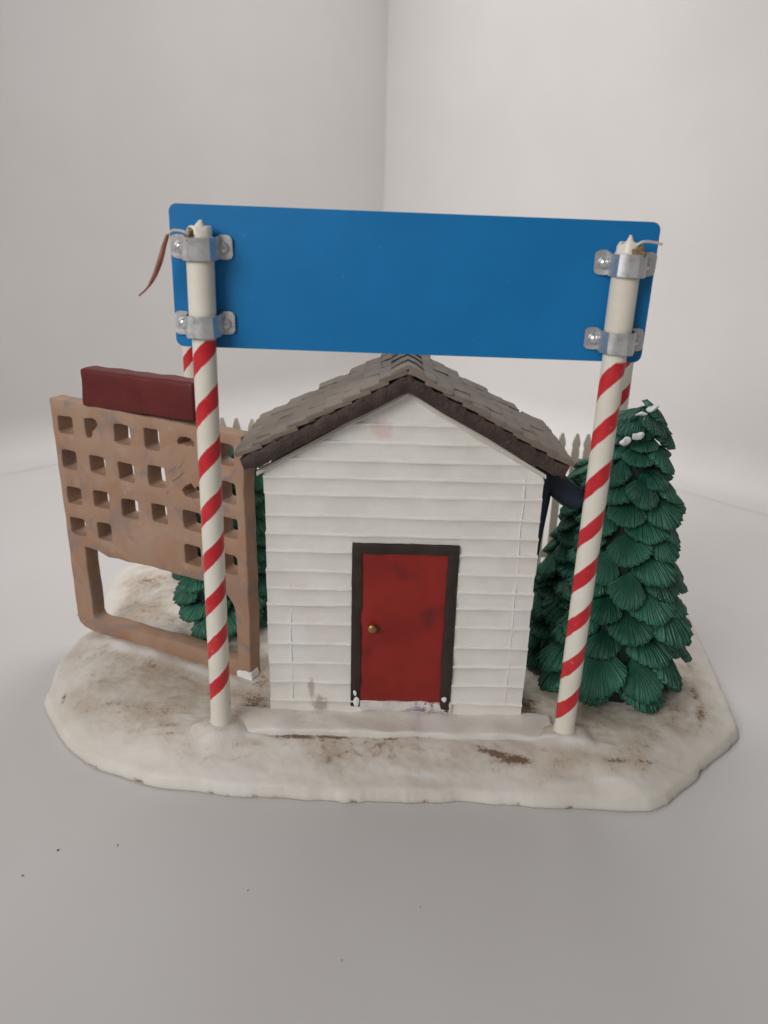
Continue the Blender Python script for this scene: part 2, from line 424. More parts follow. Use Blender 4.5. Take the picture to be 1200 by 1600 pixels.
def base_h(x, y):
    dx, dy = x-CX, y-CY; a = math.atan2(dy, dx); R = rad_at(a); e = R - math.hypot(dx, dy)     # distance in from the rim
    z = 1.22 + 0.10*noise.noise(V(x*0.35, y*0.35, 3.1)) + 0.05*noise.noise(V(x*1.1, y*1.1, 7.7)) + 0.025*noise.noise(V(x*3.1, y*3.1, 2.7)) + 0.012*noise.noise(V(x*7, y*7, 1.7))
    if y > 4: z += 0.3*smooth01(4, 14, y)*smooth01(0.5, 4, e)
    z -= 0.50*(1-smooth01(0.0, 2.6, e)) 
    d, t = seg_dist(x, y, *RAIL); z += 0.16*math.exp(-(d/0.42)**2)*(0.7+0.5*noise.noise(V(x*0.9, y*0.9, 1)))
    for c in (POLE_L, POLE_R):
        d = math.hypot((x-c.x)*0.85, y-c.y+0.15)*(1+0.25*noise.noise(V(x*1.3, y*1.3, 4))); z += 0.36*math.exp(-(d/0.95)**4)
    d = min(seg_dist(x, y, PATH[i], PATH[i+1])[0] for i in range(3))
    side = d if x > -12.2+(15-y)*0.5 else -d
    z += 0.16*math.exp(-(d/0.8)**2) - 0.12*math.exp(-((d-0.9)/0.5)**2)
    d = math.hypot((x-8.4)/1.6, (y+1.15)/0.35); z += 0.10*math.exp(-d*d)
    d = math.hypot((x+5.2)/1.0, (y+1.1)/0.35); z += 0.06*math.exp(-d*d)
    z += 0.07*noise.noise(V(x*0.6+9, y*1.6, 2.2))*smooth01(-1.2, -2.2, y)
    return z
def base_top(x, y):
    dx, dy = x-CX, y-CY; a = math.atan2(dy, dx); R = rad_at(a); e = max(0.0, R - math.hypot(dx, dy))
    sh = 1.2 + 0.5*noise.noise(V(math.cos(a)*4, math.sin(a)*4, 5))
    k = min(1.0, e/sh); prof = 0.52*math.sqrt(max(0.0, 1-(1-min(1, k*4.5))**2.0)) + 0.48*math.sin(k*math.pi/2)
    prof += 0.10*noise.noise(V(x*0.8, y*0.8, 9))*math.sin(k*math.pi)
    return 0.26 + (base_h(x, y)-0.26)*prof
# stains: (x, y, rx, ry, angle, strength) of heavy brown marks
HEAVY = [(-3.1, -1.05, 1.1, 0.16, 0, 1.0), (-1.6, -1.02, 0.9, 0.12, 0, 0.9), (0.6, -1.06, 0.7, 0.05, 0, 0.85), (5.3, -1.75, 0.75, 0.2, -18, 1.0), (6.0, -2.05, 0.65, 0.22, -6, 1.0),
         (4.6, -1.35, 0.5, 0.10, -20, 0.6), (10.2, -2.0, 0.7, 0.15, 10, 0.65), (11.3, -1.9, 0.6, 0.2, 12, 0.6), (14.9, 1.6, 0.25, 0.9, -20, 0.7), (15.2, 3.2, 0.3, 0.9, -10, 0.6),
         (15.9, 5.6, 0.2, 0.7, 0, 0.5), (-14.0, 2.0, 0.12, 0.4, 10, 0.7), (-13.4, 13.2, 1.2, 0.5, 8, 0.6), (-10.6, 6.2, 1.2, 0.22, -26, 0.55), (-9.5, 5.0, 1.0, 0.15, -30, 0.5),
         (-8.3, -1.0, 0.8, 0.12, 5, 0.5), (-6.4, -1.2, 0.9, 0.1, 5, 0.4), (7.0, 1.6, 0.6, 0.9, 0, 0.75), (-5.2, 1.3, 0.7, 0.9, 0, 0.7), (-5.1, 3.0, 0.5, 0.9, 0, 0.6),
         (14.6, 4.8, 0.6, 0.5, 0, 0.5), (8.9, 0.2, 0.6, 0.35, 0, 0.6), (-9.0, 1.0, 1.5, 0.2, -5, 0.42), (-11.4, 1.0, 1.0, 0.25, 8, 0.45), (-0.9, -1.75, 0.35, 0.09, 25, 0.42), (-0.45, -1.85, 0.14, 0.2, 20, 0.42)]
CLEAN = [(-4.9, -1.15, 0.75, 0.16, 0), (7.3, -1.0, 1.1, 0.13, -8), (8.4, -1.25, 0.7, 0.2, -4), (2.2, -2.75, 0.6, 0.12, 0), (10.0, -2.9, 0.9, 0.12, 0)]
def ell(x, y, cx, cy, rx, ry, ang):
    a = R_(ang); u = (x-cx)*math.cos(a)+(y-cy)*math.sin(a); v = -(x-cx)*math.sin(a)+(y-cy)*math.cos(a)
    return (u/rx)**2 + (v/ry)**2
def build_base():
    NA, NR = 640, 120
    vs, fs, D, H, K = [], [], [], [], []
    for j in range(NR+1):
        f = (j/NR)**0.62
        for i in range(NA):
            a = 2*math.pi*i/NA; R = rad_at(a) + 0.16*noise.noise(V(math.cos(a)*9, math.sin(a)*9, 1)) + 0.04*noise.noise(V(math.cos(a)*44, math.sin(a)*44, 4))
            R0 = rad_at(a); r = R0*f + (R-R0)*smooth01(0.95, 1.0, f); x, y = CX+r*math.cos(a), CY+r*math.sin(a)
            z = base_top(CX+rad_at(a)*f*math.cos(a), CY+rad_at(a)*f*math.sin(a))
            vs.append(V(x, y, z))
            e = R-r
            d = smooth01(0.5, 1.9, e + 0.9*noise.noise(V(x*0.5, y*0.5, 8)))
            d *= 0.55 + 0.9*max(0.0, noise.noise(V(x*0.28, y*0.34, 2.0))+0.35)
            if x > 6.4 and y > 1: d = min(1, d*1.1)
            h = 0.0
            for c in HEAVY: h = max(h, c[5]*math.exp(-ell(x, y, *c[:5])*0.8))
            k = 0.0
            dd, t = seg_dist(x, y, *RAIL); k = max(k, 0.95*math.exp(-((dd)/0.30)**2)*(0.55+0.45*smooth01(-0.3, 0.2, noise.noise(V(x*1.3, y*1.3, 5)))))
            for c in CLEAN: k = max(k, math.exp(-ell(x, y, *c)*0.9))
            D.append(min(1, d)); H.append(h); K.append(k)
    for j in range(NR):
        for i in range(NA): fs.append((j*NA+i, j*NA+(i+1) % NA, (j+1)*NA+(i+1) % NA, (j+1)*NA+i))
    # the edge down to the table, slightly undercut and chipped
    last = NR*NA
    for lv, (off, z) in enumerate(((0.07, 0.15), (0.0, 0.0))):
        for i in range(NA):
            p = vs[last-NA*0 + i] if lv == 0 else vs[NR*NA+i]
            a = 2*math.pi*i/NA
            ch = max(0.0, noise.noise(V(math.cos(a)*26, math.sin(a)*26, 11))-0.28)*0.5
            vs.append(V(p.x+math.cos(a)*(off-ch*(1 if z == 0 else 0.5)), p.y+math.sin(a)*(off-ch*(1 if z == 0 else 0.5)), z))
            D.append(0.05 if ch == 0 else 0.9); H.append(0.0 if ch < 0.02 else 0.5); K.append(0.0)
        b = len(vs)-2*NA
        for i in range(NA): fs.append((b+i, b+(i+1) % NA, b+NA+(i+1) % NA, b+NA+i))
    fs.append(tuple(range(len(vs)-NA, len(vs))))
    o = obj('snow_base', vs, fs, MAT['base'], origin=(0, 0, 0), auto=75)
    for nm, arr in (('dirt', D), ('heavy', H), ('clean', K)):
        at = o.data.attributes.new(nm, 'FLOAT', 'POINT'); at.data.foreach_set('value', arr)
    return tag(o, 'off-white cast snow base with brown grime under the whole miniature scene', 'base')
base = build_base()

# ------------------------------------------------------------------ the little house
YF = 0.6                                                      # facade plane
XL, XR = -4.33, 6.62; APX, APZ = 1.22, 15.58; EAVE = 12.38
house = thing('house', (1.15, YF, 1.1), 'small white clapboard house with grey shingle roof and red door', 'house')
def wall_top(x):
    return APZ - (APZ-EAVE)*abs(x-APX)/((APX-XL) if x < APX else (XR-APX))
def build_house():
    # walls behind the boards
    yb = 5.4
    pts = [(XL+0.12, 1.1), (XR-0.12, 1.1), (XR-0.12, EAVE-0.05), (APX, APZ-0.05), (XL+0.12, EAVE-0.05)]
    vs = [V(x, YF+0.12, z) for x, z in pts] + [V(x, yb, z) for x, z in pts]
    fs = [(0, 1, 2, 3, 4), (9, 8, 7, 6, 5)] + [(i, (i+1) % 5, 5+(i+1) % 5, 5+i) for i in range(5)]
    obj('wall', vs, fs, MAT['siding'], house, smooth=False)
    # boards: heights of the ridges between them
    Z = [1.25, 1.98, 2.90, 3.82, 4.76, 5.70, 6.59, 7.32, 8.12, 8.99, 9.74, 10.53, 11.41, 12.12, 12.85, 13.57, 14.30, 15.4]
    DX0, DX1, DZ = -0.83, 3.47, 9.36
    def board(x0f, x1f, z0, z1, i, zs=None):
        zs = z0 if zs is None else zs
        """board between two heights, its ends given as functions of height"""
        n = max(4, int((x1f(z0)-x0f(z0))/0.45)); vs, fs = [], []
        h = z1-z0
        prof = [(0.14, -0.05), (0.012, -0.05), (-0.012, h*0.45), (-0.02, h-0.16), (-0.055, h-0.11), (-0.095, h-0.05), (-0.085, h+0.0), (-0.02, h+0.03), (0.10, h+0.02)]
        for k in range(n+1):
            for off, dz in prof:
                z = z0+dz; x = x0f(z) + (x1f(z)-x0f(z))*k/n
                sag = 0.022*noise.noise(V(x*0.45, zs*3, 2)) + 0.012*noise.noise(V(x*2.5, zs*3, 5))
                lip = 1 + 0.8*noise.noise(V(x*0.9, zs*5, 9))
                o2 = off*(lip if off < -0.03 else 1) + 0.012*noise.noise(V(x*1.4, z*2, 4))
                vs.append(V(x, YF+o2, z+sag*(0 if i == 0 and dz < h/2 else 1)))
        m_ = len(prof)
        for k in range(n):
            for j in range(m_): fs.append((k*m_+j, (k+1)*m_+j, (k+1)*m_+(j+1) % m_, k*m_+(j+1) % m_))
        fs.append(tuple(range(m_))); fs.append(tuple(range(n*m_, (n+1)*m_))[::-1])
        obj('board', vs, fs, MAT['siding'], house, auto=60)
    for i in range(len(Z)-1):
        z0, z1 = Z[i]+0.006, Z[i+1]-0.006
        ja, jb = random.uniform(-0.03, 0.03), random.uniform(-0.03, 0.04)
        def left(z, ja=ja):
            if z <= EAVE: return XL+ja
            return min(APX-0.03, XL + (z-EAVE)/(APZ-EAVE)*(APX-XL)+0.02)
        def rgt(z, jb=jb):
            if z <= EAVE: return XR+jb
            return max(APX+0.03, XR - (z-EAVE)/(APZ-EAVE)*(XR-APX)-0.02)
        if z1 < DZ+0.2 and i > 0:
            board(left, lambda z: DX0-0.02, z0, z1, i); board(lambda z: DX1+0.02, rgt, z0, z1, i)
        elif i == 0:
            board(left, rgt, z0, z1, i)
        elif z0 < DZ:                                          # the board over the door starts at its head
            board(left, lambda z: DX0, z0, z1, i); board(lambda z: DX1, rgt, z0, z1, i)
            board(lambda z: DX0, lambda z: DX1, DZ+0.05, z1, i, z0)
        else: board(left, rgt, z0, z1, i)
    # thin corner boards and rake trims painted white
    for x in (XL+0.95, XR-0.75):
        vs, fs = box(x-0.03, x+0.03, YF-0.022, YF+0.05, 1.6, 12.2 if x > 0 else 7.6, 0.015, 1, 0.6, 0.05, 0.8, x)
        obj('corner_trim', vs, fs, MAT['siding'], house)
    for sx in (-1, 1):
        x0, z0 = (XL-0.25, EAVE-0.12) if sx < 0 else (XR+0.02, EAVE+0.02)
        n = 14; vs, fs = [], []
        for k in range(n+1):
            t = k/n; x = x0+(APX-x0)*t; z = z0+(APZ+0.02-z0)*t
            wd = 0.22 if sx > 0 and t > 0.35 else 0.15
            wd *= 1+0.35*noise.noise(V(x*1.1, z, sx))
            for dy, dz in ((-0.20, 0.06), (-0.21, -wd*0.6), (-0.14, -wd), (0.05, -wd), (0.05, 0.06)): vs.append(V(x, YF+dy, z+dz))
        for k in range(n):
            for j in range(5): fs.append((k*5+j, (k+1)*5+j, (k+1)*5+(j+1) % 5, k*5+(j+1) % 5))
        fs.append((0, 1, 2, 3, 4)); fs.append(tuple(range(n*5, n*5+5))[::-1])
        obj('rake_trim', vs, fs, MAT['trim'], house)
    # stone-like slab the house and the poles stand on
    vs, fs = box(-5.75, 7.9, -0.92, 0.75, 0.9, 1.42, 0.14, 3, 0.3, 0.13, 0.9, 2)
    o = obj('foundation', vs, fs, MAT['base'], house, origin=(0, 0, 0), auto=75)
    for nm, fn in (('dirt', lambda v: 0.30), ('heavy', lambda v: 0.6*math.exp(-ell(v.x, v.z*2.2, -2.4, 2.0, 1.9, 0.3, 0)) if v.y < -0.7 else 0.35*math.exp(-ell(v.x, v.y, -2.35, 0.45, 0.4, 0.25, 0))), ('clean', lambda v: 0.25 if v.y > -0.75 else 0.5)):
        at = o.data.attributes.new(nm, 'FLOAT', 'POINT'); at.data.foreach_set('value', [fn(v) for v in vs])
    # door
    vs, fs = box(-0.50, 3.10, YF-0.055, YF+0.2, 1.95, 8.98, 0.03, 2, 0.7, 0.025, 0.8, 1)
    door = obj('door', vs, fs, MAT['door'], house)
    vs, fs = lathe([(0.05, 0), (0.07, 0.10), (0.15, 0.15), (0.19, 0.24), (0.17, 0.33), (0.10, 0.38)], 18)
    vs = [V(0.04+v.x, YF-0.05-v.z, 5.65+v.y) for v in vs]
    obj('knob', vs, fs, MAT['brass'], door)
    fr = dict(amp=0.06, freq=1.6)
    for nm, b, sd in (('door_jamb', (-0.83, -0.43, 1.72, 9.0), 1), ('door_jamb', (3.02, 3.47, 1.66, 9.0), 2), ('door_head', (-0.84, 3.48, 8.93, 9.36), 3)):
        vs, fs = box(b[0], b[1], YF-0.12, YF+0.2, b[2], b[3], 0.04, 2, 0.35, seed=sd, **fr)
        obj(nm, vs, fs, MAT['frame'], house)
    vs, fs = box(-0.42, 3.55, YF-0.13, YF+0.2, 1.55, 2.0, 0.06, 2, 0.25, 0.07, 1.5, 4)
    obj('threshold', vs, fs, MAT['smear'], house)
    for x, z, rx, rz in ((-0.60, 1.98, 0.13, 0.26), (-0.66, 2.42, 0.07, 0.14), (3.2, 2.2, 0.11, 0.13)):
        vs, fs = lathe([(0.02, 0), (0.7, 0.02), (1.0, 0.05), (0.85, 0.09), (0.3, 0.115)], 16)
        vs = [wob(V(x+v.x*rx, YF-0.13-v.z*0.5, z+v.y*rz), 0.05, 5) for v in vs]
        obj('paint_dab', vs, fs, MAT['snow'], house)
build_house()

# roof: deck, dark rake boards, shingles one by one
def build_roof():
    YA, YB = -0.12, 6.5
    RX, RZ = 1.17, 16.36                                      # ridge
    EL, ER = (-5.15, 13.02), (7.40, 12.98)                    # eave ends, top surface
    th = 0.42
    vs, fs = [], []
    prof = [(EL[0], EL[1]), (RX, RZ), (ER[0], ER[1]), (ER[0]-0.15, ER[1]-th), (RX, RZ-th-0.1), (EL[0]+0.15, EL[1]-th)]
    for y in (YA+0.25, YB): vs += [V(x, y, z-0.16) for x, z in prof]
    fs = [(0, 1, 2, 3, 4, 5), (11, 10, 9, 8, 7, 6)] + [(i, (i+1) % 6, 6+(i+1) % 6, 6+i) for i in range(6)]
    roof = obj('roof', vs, fs, MAT['fascia'], house, smooth=False)
    for sx, (ex, ez) in ((-1, EL), (1, ER)):
        n = 44; vs2, fs2 = [], []
        L = math.hypot(RX-ex, RZ-ez); d = V((RX-ex)/L, 0, (RZ-ez)/L); nn = V(-d.z, 0, d.x)
        if nn.z < 0: nn = -nn
        for k in range(n+1):
            t = k/n; p = V(ex, 0, ez) + d*(L*t)
            saw = ((t*9.3) % 1.0)
            up = -0.05 + 0.11*(saw-0.5)*(1 if sx < 0 else -1) + 0.06*noise.noise(V(t*9, sx, 1))
            lo = -0.66 + 0.05*noise.noise(V(t*5, sx, 4)) + (0.10 if t < 0.04 else 0)
            mid = (up+lo)/2
            fy = 0.05*noise.noise(V(t*16, sx, 8))
            if t > 0.96: up -= 0.0
            ring = [(0.20, up), (0.02+fy, up-0.03), (-0.03+fy*1.6, mid+0.1), (0.03+fy, lo+0.08), (0.10, lo), (0.40, lo), (0.40, up-0.05)]
            for dy, h in ring:
                q = p + nn*h; vs2.append(V(q.x, YA+dy, q.z))
        m_ = 7
        for k in range(n):
            for j in range(m_): fs2.append((k*m_+j, (k+1)*m_+j, (k+1)*m_+(j+1) % m_, k*m_+(j+1) % m_))
        fs2.append(tuple(range(m_))); fs2.append(tuple(range(n*m_, (n+1)*m_))[::-1])
        if sx > 0: vs2 = [V(v.x, v.y+0.004, v.z) for v in vs2]
        obj('fascia', vs2, fs2, MAT['fascia'], roof, auto=50)
    # shingle meshes (shared): x along the ridge, y down the slope
    def shingle_mesh(seed, wx, wl, th):
        vs, fs = box(-wx/2, wx/2, -wl/2, wl/2, 0, th, 0.03, 2, 0.3, 0.035, 2.2, seed*3.1)
        return mesh('shingle', [v*S for v in vs], fs, MAT['shingle'], True, 50)
    kinds = [shingle_mesh(s, 1.31 + 0.03*(s % 3), 1.10, 0.19) for s in range(6)]
    rows_n = 9
    rng = random.Random(3)
    for sx, (ex, ez) in ((-1, EL), (1, ER)):
        L = math.hypot(RX-ex, RZ-ez); d = V((ex-RX)/L, 0, (ez-RZ)/L)      # down the slope
        nn = V(d.z, 0, -d.x)
        if nn.z < 0: nn = -nn
        ang = math.atan2(-d.z, abs(d.x))
        for r in range(rows_n):
            s = L - 0.44 - r*(L-0.5)/(rows_n-0.35)             # distance of the shingle centre from the ridge
            off = (r % 2)*0.72
            ys = []
            y = YA + 0.03 + (0.67 if r % 2 == 0 else 0.36) + rng.uniform(-0.05, 0.05)
            w = 1.34 if r % 2 == 0 else 0.72
            while y < YB+0.1:
                ys.append((y, w)); y += w/2 + 0.675; w = 1.34
            for y, w in ys:
                if y + w/2 > YB+0.45: continue
                p = V(RX, y, RZ) + d*max(0.3, s+rng.uniform(-0.05, 0.05)) + nn*(-0.02+rng.uniform(-0.02, 0.03))
                xa = d; ya = V(0, 1, 0) if sx < 0 else V(0, 1, 0)
                M = Matrix.Identity(3)
                tilt = R_(7)
                yy = (d*math.cos(tilt) + nn*math.sin(tilt)).normalized()   # lower edge proud
                xx = V(0, -1, 0) if sx < 0 else V(0, 1, 0)
                zz = xx.cross(yy).normalized()
                if zz.z < 0: xx = -xx; zz = -zz
                for i in range(3): M[i][0], M[i][1], M[i][2] = xx[i], yy[i], zz[i]
                rot = (M.to_4x4() @ Matrix.Rotation(rng.uniform(-0.04, 0.04), 4, 'Z')).to_euler()
                link('shingle', kinds[rng.randrange(6)], p, roof, rot, (w/1.34*0.99, 1, 1))
    for k in range(5):                                          # ridge caps bent over the top
        y0 = YA + 0.02 + k*1.32; y1 = y0+1.36
        vs, fs = [], []
        sec = [(-0.62, -0.30), (-0.30, -0.10), (0, 0.03), (0.30, -0.10), (0.62, -0.30), (0.62, -0.44), (0.3, -0.25), (0, -0.12), (-0.3, -0.25), (-0.62, -0.44)]
        for j in range(5):
            t = j/4; lift = 0.20 + 0.06*(1-t)
            for x, z in sec: vs.append(wob(V(RX+x, y0+(y1-y0)*t, RZ+z+lift), 0.03, 2))
        for j in range(4):
            for i in range(10): fs.append((j*10+i, (j+1)*10+i, (j+1)*10+(i+1) % 10, j*10+(i+1) % 10))
        fs.append(tuple(range(10))); fs.append(tuple(range(40, 50))[::-1])
        obj('ridge_cap', vs, fs, MAT['shingle'], roof, auto=60)
build_roof()

# ------------------------------------------------------------------ the blue sign on its two striped poles
sign = thing('sign', (1.1, -0.1, 1.2), 'blank blue sign board clamped to two red and white striped poles', 'sign')
def build_sign():
    # board with rounded corners
    c = [(-7.25, 17.1), (9.56, 16.92), (9.63, 21.7), (-7.22, 21.92)]
    loop = []
    r = 0.28
    for i in range(4):
        p = V(*c[i]); a = (V(*c[i-1])-p).normalized(); b = (V(*c[(i+1) % 4])-p).normalized()
        cc = p + (a+b)*r
        for k in range(7):
            t = math.pi/2*k/6
            loop.append(cc - b*r*math.cos(t) - a*r*math.sin(t))
    n = len(loop); cen = V(1.2, 19.4); vs, fs = [], []
    for y, ins in ((0.0, 0.03), (0.03, 0.0), (0.19, 0.0), (0.22, 0.03)):
        for q in loop:
            q2 = q + (cen-q).normalized()*ins
            vs.append(V(q2.x, y, q2.y))
    for j in range(3):
        for i in range(n): fs.append((j*n+i, j*n+(i+1) % n, (j+1)*n+(i+1) % n, (j+1)*n+i))
    fs.append(tuple(range(n))); fs.append(tuple(range(3*n, 4*n))[::-1])
    obj('sign_board', vs, fs, MAT['panel'], sign)
    def pole(foot, top, zs, pitch, ztop, zbot, matname):
        foot, top = Vector(foot), Vector(top); H = top.z-foot.z
        mat = M_pole(matname, zs, pitch, ztop, zbot)
        prof = [(0.80, 0.0), (0.76, 0.16), (0.62, 0.30), (0.47, 0.42), (0.42, 0.8)]
        N = 32; vs, fs = [], []
        seg = 26
        for k in range(1, seg+1): prof.append((0.42, 0.8+(H-0.8)*k/seg))
        def ring(r, z, jag=0.0):
            for k in range(N):
                an = 2*math.pi*k/N; t = z/H
                jz = jag*noise.noise(V(math.cos(an)*1.6, math.sin(an)*1.6, foot.x))
                wobx = 0.0
                vs.append(V(foot.x+(top.x-foot.x)*t+wobx+r*math.cos(an), foot.y+(top.y-foot.y)*t+r*math.sin(an), foot.z+z+jz))
        for r, z in prof[:-1]: ring(r, z)
        ring(0.42, H-0.05, 0.12); ring(0.385, H+0.02, 0.14); ring(0.29, H, 0.14); ring(0.27, H-0.5)
        m_ = len(prof)-1+4
        for j in range(m_-1):
            for k in range(N): fs.append((j*N+k, j*N+(k+1) % N, (j+1)*N+(k+1) % N, (j+1)*N+k))
        fs.append(tuple(range(N))[::-1]); fs.append(tuple(range((m_-1)*N, m_*N)))
        return obj('pole', vs, fs, mat, sign, origin=foot)
    pl = pole((-6.26, -0.55, 1.15), (-6.07, -0.55, 21.15), 0.45, 1.90, 16.3, 1.30, 'left_pole_paint')
    pr = pole((8.24, -0.55, 1.05), (8.47, -0.55, 20.98), 0.11, 1.92, 16.0, 0.95, 'right_pole_paint')
    # cream sleeves between the clamps
    for par, (x0, z0), (x1, z1) in ((pl, (-6.12, 17.6), (-6.08, 20.9)), (pr, (8.42, 17.4), (8.465, 20.7))):
        vs, fs = tube([V(x0+(x1-x0)*k/8, -0.55, z0+(z1-z0)*k/8) for k in range(9)], [0.46]+[0.475]*7+[0.46], 30)
        obj('sleeve', vs, fs, MAT['cream'], par)
    # torn pole ends with brown glue
    for par, x, z, sd, gx in ((pl, -6.07, 21.12, 1, -0.22), (pr, 8.47, 20.95, 2, 0.22)):
        bm = bmesh.new(); bmesh.ops.create_icosphere(bm, subdivisions=3, radius=1)
        for v in bm.verts:
            v.co = wob(V(x+gx+v.co.x*0.24, -0.93+v.co.y*0.16, z-0.30+v.co.z*0.33), 0.16, 4.5, sd)
        vs, fs = bm_out(bm); obj('glue_blob', vs, fs, MAT['glue'], par)
        pts = [V(x+0.02, -0.6, z-0.3), V(x+0.03, -0.58, z+0.0), V(x+0.01, -0.56, z+0.16), V(x+0.03, -0.56, z+0.30)]
        vs, fs = tube(pts, [0.26, 0.24, 0.12, 0.05], 12)
        vs = [wob(v, 0.08, 3.0, sd*2) for v in vs]
        obj('torn_end', vs, fs, MAT['cream'], par)
    # clamps: bent strap over the pole, a tab with a screw on either side
    def clamp(cx, cz, wl, wr, tilt, seed):
        hh = 0.41
        P = [(-wl, -0.05), (-wl+0.07, -0.05), (-wl+0.2, -0.05), (-0.62, -0.05), (-0.56, -0.12), (-0.545, -0.62), (-0.40, -0.98), (-0.18, -1.09), (0.18, -1.09), (0.40, -0.98),
             (0.545, -0.62), (0.56, -0.12), (0.62, -0.05), (wr-0.2, -0.05), (wr-0.07, -0.05), (wr, -0.05)]
        n = len(P); vs, fs = [], []
        for i, (x, y) in enumerate(P):
            a = V(*P[max(i-1, 0)]); b = V(*P[min(i+1, n-1)]); t = (b-a).normalized(); nn = V(t.y, -t.x)*0.065
            h = hh
            if i in (0, n-1): h = hh*0.66
            if i in (1, n-2): h = hh*0.9
            if 4 <= i <= n-5: h = hh*0.92
            dn = -0.06 if 5 <= i <= n-6 else 0
            for dx, dz in ((0, -h), (1, -h), (1, h), (0, h)):
                ox, oy = x+nn.x*dx, y+nn.y*dx
                vs.append(wob(V(cx+ox, oy, cz+dz*(1-0.03*dx)+dn+ox*tilt), 0.035, 2.0, seed))
        for i in range(n-1):
            for j in range(4): fs.append((i*4+j, (i+1)*4+j, (i+1)*4+(j+1) % 4, i*4+(j+1) % 4))
        fs.append((0, 1, 2, 3)); fs.append(tuple(range((n-1)*4, n*4))[::-1])
        cl = obj('clamp', vs, fs, MAT['metal'], sign, auto=28)
        for sx in (-(wl-0.33), wr-0.33):
            v2, f2 = lathe([(0.21, 0.0), (0.21, 0.05), (0.185, 0.11), (0.13, 0.165), (0.06, 0.19), (0.045, 0.16), (0.01, 0.155)], 20)
            v2 = [V(cx+sx+v.x, -0.09-v.z, cz-0.02+sx*tilt+v.y) for v in v2]
            obj('screw', v2, f2, MAT['metal'], cl)
    clamp(-6.10, 20.53, 1.08, 1.05, 0.005, 1); clamp(-6.12, 17.96, 1.10, 1.05, 0.01, 5)
    clamp(8.50, 20.34, 1.05, 1.08, -0.012, 9); clamp(8.46, 17.76, 1.06, 1.06, -0.012, 13)
    # loose wires at the pole tops
    def curve(pts, n=6):
        P = [Vector(p) for p in pts]; out = []
        for i in range(len(P)-1):
            a, b, c, d = P[max(i-1, 0)], P[i], P[i+1], P[min(i+2, len(P)-1)]
            for k in range(n):
                t = k/n; out.append(0.5*((2*b) + (c-a)*t + (2*a-5*b+4*c-d)*t*t + (3*b-a-3*c+d)*t**3))
        return out + [P[-1]]
    c1 = curve([(-6.2, -0.9, 20.8), (-6.45, -1.0, 21.0), (-6.83, -0.95, 21.05), (-7.05, -0.9, 20.92)])
    vs, fs = tube(c1, 0.045, 8); w1 = obj('loose_wire', vs, fs, MAT['clear'], pl)
    c1 = curve([(-7.05, -0.9, 20.92), (-7.22, -0.9, 20.5), (-7.37, -0.92, 20.06), (-7.55, -0.95, 19.65), (-7.75, -1.0, 19.30), (-7.95, -1.0, 19.08), (-8.15, -1.0, 18.92)])
    n = len(c1); vs, fs = tube(c1, [0.055+0.05*math.sin(min(1, 1.4*i/n)*3.1)-0.03*i/n for i in range(n)], 8); obj('copper_tail', vs, fs, MAT['copper'], w1)
    c2 = curve([(8.5, -0.9, 20.85), (8.75, -1.0, 21.05), (9.1, -0.95, 21.06), (9.45, -0.9, 21.0)])
    vs, fs = tube(c2, 0.045, 8); obj('loose_wire', vs, fs, MAT['clear'], pr)
    return pl
build_sign()

# the second pair of striped poles at the far side of the base
def rear_pole(x, y, xt, label, zs, mname):
    t = thing('striped_pole', (x, y, 1.2), label, 'pole', 'striped poles at the far side of the base')
    mat = M_pole(mname, zs, 1.92, 17.4, 0.9)
    H = 18.6; prof = [(0.60, -0.2), (0.56, 0.1), (0.45, 0.25), (0.42, 0.5)] + [(0.42, 0.5+(H-0.5)*k/12) for k in range(1, 13)]
    vs, fs = lathe(prof, 28, (x, y, 1.2)); vs = [V(v.x+(xt-x)*(v.z-1.2)/H, v.y, v.z) for v in vs]
    obj('shaft', vs, fs, mat, t, origin=(x, y, 1.2))
    vs, fs = lathe([(0.42, 0), (0.40, 0.12), (0.30, 0.2), (0.12, 0.24)], 28, (xt, y, 1.2+H)); obj('cap', vs, fs, MAT['cream'], t)
rear_pole(-9.75, 12.0, -9.75, 'striped pole behind the lattice, peeping out left of the left sign pole', 0.2, 'rear_left_pole_paint')
rear_pole(12.62, 12.0, 12.62, 'striped pole behind the big tree, peeping out right of the right sign pole', 0.65, 'rear_right_pole_paint')

